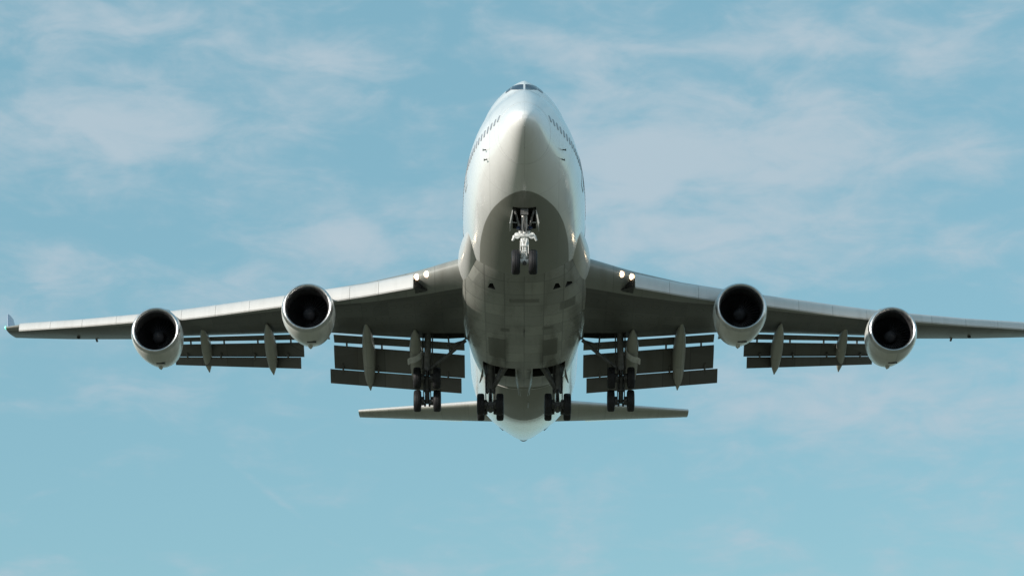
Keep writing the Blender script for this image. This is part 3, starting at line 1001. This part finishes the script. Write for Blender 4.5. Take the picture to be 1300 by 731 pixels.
# ------------------------------------------------------------------ tail
def tail_ring(side, x, s0, z0, s1, z1, th, f0=0.0, f1=1.0):
    r = []
    fs = [f0 + (f1 - f0) * k / 12 for k in range(13)]
    if f0 == 0:
        fs = [f1 * (k / 12) ** 2 for k in range(13)]
    for f in fs[::-1]:
        r.append((side * x, s0 + (s1 - s0) * f, z0 + (z1 - z0) * f + th * naca(f) + .006))
    for f in fs[1 if f0 == 0 else 0:]:
        r.append((side * x, s0 + (s1 - s0) * f, z0 + (z1 - z0) * f - th * naca(f) - .006))
    return r
for sd_ in (-1, 1):
    mb = MB(); rings = []
    for k in range(9):
        x = 0.6 + (11.08 - 0.6) * k / 8
        t = (x - 2.8) / (11.08 - 2.8)
        s0 = 56.2 + 7.6 * t; z0 = 1.33 + 1.6 * t; s1 = 62.3 + 3.5 * t; z1 = 1.98 + 1.14 * t
        # the fixed part only: the chord line is carried on by the elevator behind it
        ff = .72; S1 = s0 + (s1 - s0) / ff; Z1 = z0 + (z1 - z0) / ff
        rings.append(tail_ring(sd_, x, s0, z0, S1, Z1, .36 - .2 * max(t, 0), 0, ff))
    mb.loft(rings, mfun=lambda i, j: 1 if 10 <= j <= 12 else 0)
    stab = mb.build('tailplane', ['tail', 'krueger'], root)
    mb = MB(); rings = []
    for k in range(7):
        x = 4.15 + (10.75 - 4.15) * k / 6
        t = (x - 2.8) / (11.08 - 2.8)
        a = (62.36 + 3.5 * t, 1.97 + 1.14 * t); b = (64.95 + 1.7 * t, 2.40 + 0.92 * t)
        rings.append(flap_ring(sd_, x, a, b, .16 - .09 * t))
    mb.loft(rings)
    mb.build('elevator', 'white', stab)
mb = MB(); rings = []
def fin_pts(z):
    t = (z - 2.9) / 10.6
    return 51.5 + 12.2 * t, 63.6 + 3.4 * t
for z in np.linspace(2.6, 13.5, 10):
    s0, s1 = fin_pts(z); th = .5 - .3 * (z - 2.6) / 11
    r = [(th * naca(f), s0 + (s1 - s0) * f, z) for f in (.7, .5, .3, .14, .05, .012, 0)] + [(-th * naca(f), s0 + (s1 - s0) * f, z) for f in (.012, .05, .14, .3, .5, .7)]
    rings.append(r)
mb.loft(rings); fin = mb.build('fin', 'white', root)
mb = MB(); rings = []
for z in np.linspace(3.1, 13.2, 8):
    s0, s1 = fin_pts(z); th = .5 - .3 * (z - 2.6) / 11
    rings.append([(th * naca(f), s0 + (s1 - s0) * f, z) for f in (1, .85, .71)] + [(-th * naca(f), s0 + (s1 - s0) * f, z) for f in (.71, .85, 1)])
mb.loft(rings); mb.build('rudder', 'white', fin)

# ------------------------------------------------------------------ landing gear
def tyre_mesh(r=.622, w=.43):
    mb = MB(); h = w / 2
    prof_ = [(-h * .62, r * .52), (-h * .9, r * .6), (-h, r * .74), (-h * .97, r * .86), (-h * .82, r * .95), (-h * .6, r * .985),
             (-h * .5, r), (-h * .46, r * .985), (-h * .4, r), (-h * .1, r * 1.004), (-h * .05, r * .988), (h * .05, r * .988), (h * .1, r * 1.004), (h * .4, r), (h * .46, r * .985), (h * .5, r),
             (h * .6, r * .985), (h * .82, r * .95), (h * .97, r * .86), (h, r * .74), (h * .9, r * .6), (h * .62, r * .52)]
    mb.lathe((0, 0, 0), prof_, axis='X', n=48)
    mb.lathe((0, 0, 0), [(-h * .6, r * .53), (h * .6, r * .53)], axis='X', n=48)
    return mb
def rim_mesh(r=.622, w=.43):
    mb = MB(); h = w / 2
    for s in (-1, 1):
        mb.lathe((0, 0, 0), [(s * h * .64, r * .53), (s * h * .8, r * .5), (s * h * .5, r * .4), (s * h * .55, r * .28), (s * h * .95, r * .2), (s * h * 1.0, r * .05), (s * h * 1.0, .002)], axis='X', n=32)
    for k in range(9):
        q = 2 * math.pi * k / 9
        for s in (-1, 1):
            mb.tube([(s * h * .45, r * .37 * math.cos(q), r * .37 * math.sin(q)), (s * h * .7, r * .37 * math.cos(q), r * .37 * math.sin(q))], .03, 8)
    return mb
proto = {}
def add_wheel(gear, p):
    if not proto:
        proto['tyre'] = tyre_mesh().build('tyre', 'rubber', gear, p)
        proto['rim'] = rim_mesh().build('rim', 'rim', gear, p)
        return
    for k in ('tyre', 'rim'):
        c = proto[k].copy(); COL.objects.link(c); c.parent = gear; c.location = Vector(p)

# nose gear
mb = MB()
mb.tube([(0, 7.45, -2.7), (0, 7.62, -4.05), (0, 7.66, -4.15)], [.15, .155, .17])
mb.tube([(0, 7.66, -4.12), (0, 7.71, -4.5)], [.2, .17])
mb.tube([(0, 7.7, -4.45), (0, 7.78, -5.05)], [.12, .12])
mb.tube([(-.2, 7.78, -5.25), (.2, 7.78, -5.25)], [.15, .15])
mb.tube([(0, 7.75, -4.95), (0, 7.79, -5.38)], [.15, .13])
nose = mb.build('nose_gear', 'gear_white', root)
mb = MB()
mb.tube([(-.56, 7.55, -4.08), (-.42, 7.5, -4.0), (.42, 7.5, -4.0), (.56, 7.55, -4.08)], [.07, .12, .12, .07])
for s in (-1, 1):
    mb.tube([(s * .36, 7.42, -4.02), (s * .36, 7.7, -4.0)], [.16, .13])
    mb.tube([(s * .5, 7.5, -4.1), (s * .6, 7.52, -4.26)], [.08, .05])
    mb.tube([(s * .2, 7.5, -3.75), (s * .17, 7.62, -4.05)], .09)
mb.build('steering_actuator', 'gear_white', nose)
mb = MB()
for s in (-1, 1):
    mb.tube([(s * .14, 7.42, -4.2), (s * .05, 7.25, -4.62)], [.05, .04]); mb.tube([(s * .05, 7.25, -4.62), (s * .14, 7.6, -5.1)], [.04, .05])
    mb.tube([(s * .19, 7.55, -4.15), (s * .2, 7.62, -4.9)], .022, 8)
mb.tube([(-.09, 7.25, -4.62), (.09, 7.25, -4.62)], .05)
mb.tube([(-.12, 7.36, -4.33), (.12, 7.36, -4.33)], .035); mb.tube([(-.11, 7.4, -4.86), (.11, 7.4, -4.86)], .035)
mb.build('torque_link', 'gear_white', nose)
mb = MB()
for s in (-1, 1):
    mb.tube([(s * .5, 7.3, -2.6), (s * .22, 7.55, -3.7), (s * .15, 7.6, -3.95)], [.06, .055, .05])
    mb.tube([(s * .3, 8.9, -2.6), (s * .14, 7.75, -3.85)], [.06, .05])
    mb.tube([(s * .08, 7.2, -3.3), (s * .1, 7.35, -3.95)], .025, 8)
mb.box((0, 7.1, -2.92), (.38, .16, .3))
mb.tube([(0, 7.05, -2.85), (0, 7.42, -3.8)], [.06, .07])
mb.build('drag_brace', 'gear', nose)
mb = MB(); mb.tube([(0, 7.72, -5.3), (0, 7.55, -5.46)], [.09, .07]); mb.tube([(-.42, 7.8, -5.29), (.42, 7.8, -5.29)], .085)
mb.box((0, 7.66, -5.4), (.2, .12, .14))
mb.build('axle', 'gear_dark', nose)
for s in (-1, 1):
    add_wheel(nose, (s * .425, 7.8, -5.29))
    mb = MB(); mb.plate([(s * .585, 6.95, -2.86), (s * .585, 8.05, -2.98), (s * .72, 7.95, -3.62), (s * .72, 7.1, -3.5)], .05)
    mb.tube([(s * .3, 7.6, -3.3), (s * .66, 7.5, -3.3)], .025, 8)
    mb.build('gear_door', 'door_in', nose)
    mb = MB(); mb.tube([(s * .3, 7.38, -3.62), (s * .3, 7.5, -3.66)], [.1, .08], 14); mb.build('taxi_lamp', 'glass', nose)

# main gear on the wings
def make_wing_gear(side):
    x = side * 5.5
    f = Vector((x, 31.45, -4.3)); r = Vector((x, 32.45, -5.36)); m_ = (f + r) / 2
    mb = MB()
    top = Vector((x - side * .05, 30.75, -1.7))
    k1 = top.lerp(m_, .66)
    mb.tube([top, k1], [.2, .2]); mb.tube([k1 - Vector((0, 0, -.12)), k1 - Vector((0, 0, .1))], [.25, .24])
    gear = mb.build('wing_landing_gear', 'gear', root)
    mb = MB(); mb.tube([k1, m_], [.12, .12]); mb.build('oleo_piston', 'chrome', gear)
    mb = MB()
    d = (r - f)
    mb.tube([f - d * .08, r + d * .08], [.14, .14]); mb.tube([m_ + Vector((0, 0, .25)), m_ - Vector((0, 0, .12))], [.2, .2])
    for p in (f, r):
        mb.tube([p + Vector((-.66, 0, 0)), p + Vector((.66, 0, 0))], .085)
        for s in (-1, 1):
            mb.tube([p + Vector((s * .17, 0, 0)), p + Vector((s * .33, 0, 0))], [.24, .26], 18)
    for s in (-1, 1):
        mb.tube([f + Vector((s * .2, -.05, -.18)), r + Vector((s * .2, -.05, -.18))], .03, 8)
        mb.tube([r + Vector((s * .13, .02, -.1)), r + Vector((s * .13, .1, -.3))], [.08, .05], 10)
    mb.build('bogie_beam', 'gear_dark', gear)
    mb = MB()
    mb.tube([(side * 3.3, 30.8, -2.25), (side * 4.15, 31.0, -2.95), k1 + Vector((-side * .1, 0, -.02))], [.11, .1, .09])
    mb.tube([(side * 3.3, 31.0, -2.2), (side * 4.4, 30.95, -2.55)], [.05, .05])
    mb.tube([(side * 4.3, 30.9, -2.0), (side * 4.2, 31.0, -2.98)], [.05, .05])
    mb.build('side_brace', 'gear', gear)
    mb = MB()
    mb.tube([k1 + Vector((0, .2, .1)), k1 + Vector((0, .55, -.35))], [.07, .06]); mb.tube([k1 + Vector((0, .55, -.35)), m_ + Vector((0, .2, .05))], [.06, .07])
    for s in (-1, 1):
        mb.tube([top + Vector((s * .27, -.05, 0)), k1 + Vector((s * .27, -.05, 0))], .04, 8)
        mb.tube([k1 + Vector((s * .16, -.16, 0)), m_ + Vector((s * .18, -.2, .1))], .03, 8)
    mb.tube([f + Vector((0, -.05, .1)), k1 + Vector((0, -.15, -.1))], [.06, .07])
    mb.build('torque_link', 'gear_dark', gear)
    for p in (f, r):
        for s in (-1, 1):
            add_wheel(gear, p + Vector((s * .56, 0, 0)))
    # curved strut door
    mb = MB(); rings = []
    for k in range(9):
        t = k / 8
        px_ = x + side * (.22 + .85 * t + .1 * math.sin(t * 3)); pz = -2.72 - .62 * t ** .8 - .1 * math.sin(t * 5); py = 31.3 + .3 * t
        h = .16 - .05 * t
        rings.append([(px_ - side * .03, py - h * 2, pz + .03), (px_ + side * .03, py - h * 2, pz - .03 + .06 * t), (px_ + side * .03, py + h * 2, pz - .13), (px_ - side * .03, py + h * 2, pz - .17)])
    mb.loft(rings); mb.build('gear_door', 'white', gear)
def make_body_gear(side):
    x = side * 1.93
    f = Vector((x, 33.6, -5.23)); r = Vector((x, 35.07, -5.16)); m_ = (f + r) / 2
    mb = MB(); top = Vector((x, 33.2, -2.7)); k1 = Vector((x, 33.95, -4.35))
    mb.tube([top, k1], [.22, .24]); mb.tube([k1 + Vector((0, 0, .1)), k1 - Vector((0, 0, .1))], .28)
    gear = mb.build('body_landing_gear', 'gear', root)
    mb = MB(); mb.tube([k1, m_], .13); mb.build('oleo_piston', 'chrome', gear)
    mb = MB(); d = r - f
    mb.tube([f - d * .06, r + d * .06], .15); mb.tube([m_ + Vector((0, 0, .3)), m_ - Vector((0, 0, .15))], .21)
    for p in (f, r):
        mb.tube([p + Vector((-.66, 0, 0)), p + Vector((.66, 0, 0))], .09)
        for s in (-1, 1):
            mb.tube([p + Vector((s * .17, 0, 0)), p + Vector((s * .34, 0, 0))], [.25, .27], 18)
    for s in (-1, 1):
        mb.tube([f + Vector((s * .2, 0, -.2)), r + Vector((s * .2, 0, -.2))], .035, 8)
        mb.tube([f + Vector((s * .15, -.1, -.15)), f + Vector((s * .15, -.12, -.32))], [.08, .05], 10)
    mb.build('bogie_beam', 'gear_dark', gear)
    mb = MB()
    mb.tube([(side * .75, 32.3, -3.0), (side * 1.25, 32.9, -3.55), k1 + Vector((-side * .12, -.1, .1))], [.13, .15, .13])
    mb.tube([(side * 1.0, 32.2, -2.8), k1 + Vector((-side * .2, -.2, .35))], [.08, .08])
    mb.tube([(side * 2.3, 33.4, -2.9), k1 + Vector((side * .1, -.1, .3))], [.07, .07])
    mb.build('side_brace', 'gear', gear)
    mb = MB()
    mb.tube([k1 + Vector((0, -.2, .05)), k1 + Vector((0, -.62, -.35))], [.07, .06]); mb.tube([k1 + Vector((0, -.62, -.35)), m_ + Vector((0, -.25, .1))], [.06, .07])
    for s in (-1, 1):
        mb.tube([k1 + Vector((s * .28, -.1, .6)), f + Vector((s * .25, .1, .15))], .03, 8)
        mb.tube([top + Vector((s * .25, -.1, -.3)), k1 + Vector((s * .26, -.05, 0))], .04, 8)
    mb.build('torque_link', 'gear_dark', gear)
    for p in (f, r):
        for s in (-1, 1):
            add_wheel(gear, p + Vector((s * .55, 0, 0)))
    mb = MB(); mb.plate([(side * .46, 32.05, -3.58), (side * .46, 34.6, -3.56), (side * .2, 35.5, -4.2), (side * .22, 34.6, -4.3)], .05)
    mb.tube([(side * .3, 34.4, -4.0), (side * .26, 34.9, -4.28)], .05, 8)
    mb.build('gear_door', 'door_in', gear)
    mb = MB(); mb.plate([(side * 2.36, 32.7, -3.4), (side * 2.36, 34.2, -3.38), (side * 2.55, 34.0, -3.85)], .05)
    mb.build('gear_door', 'fairing', gear)
for sd_ in (-1, 1):
    make_wing_gear(sd_)
    make_body_gear(sd_)
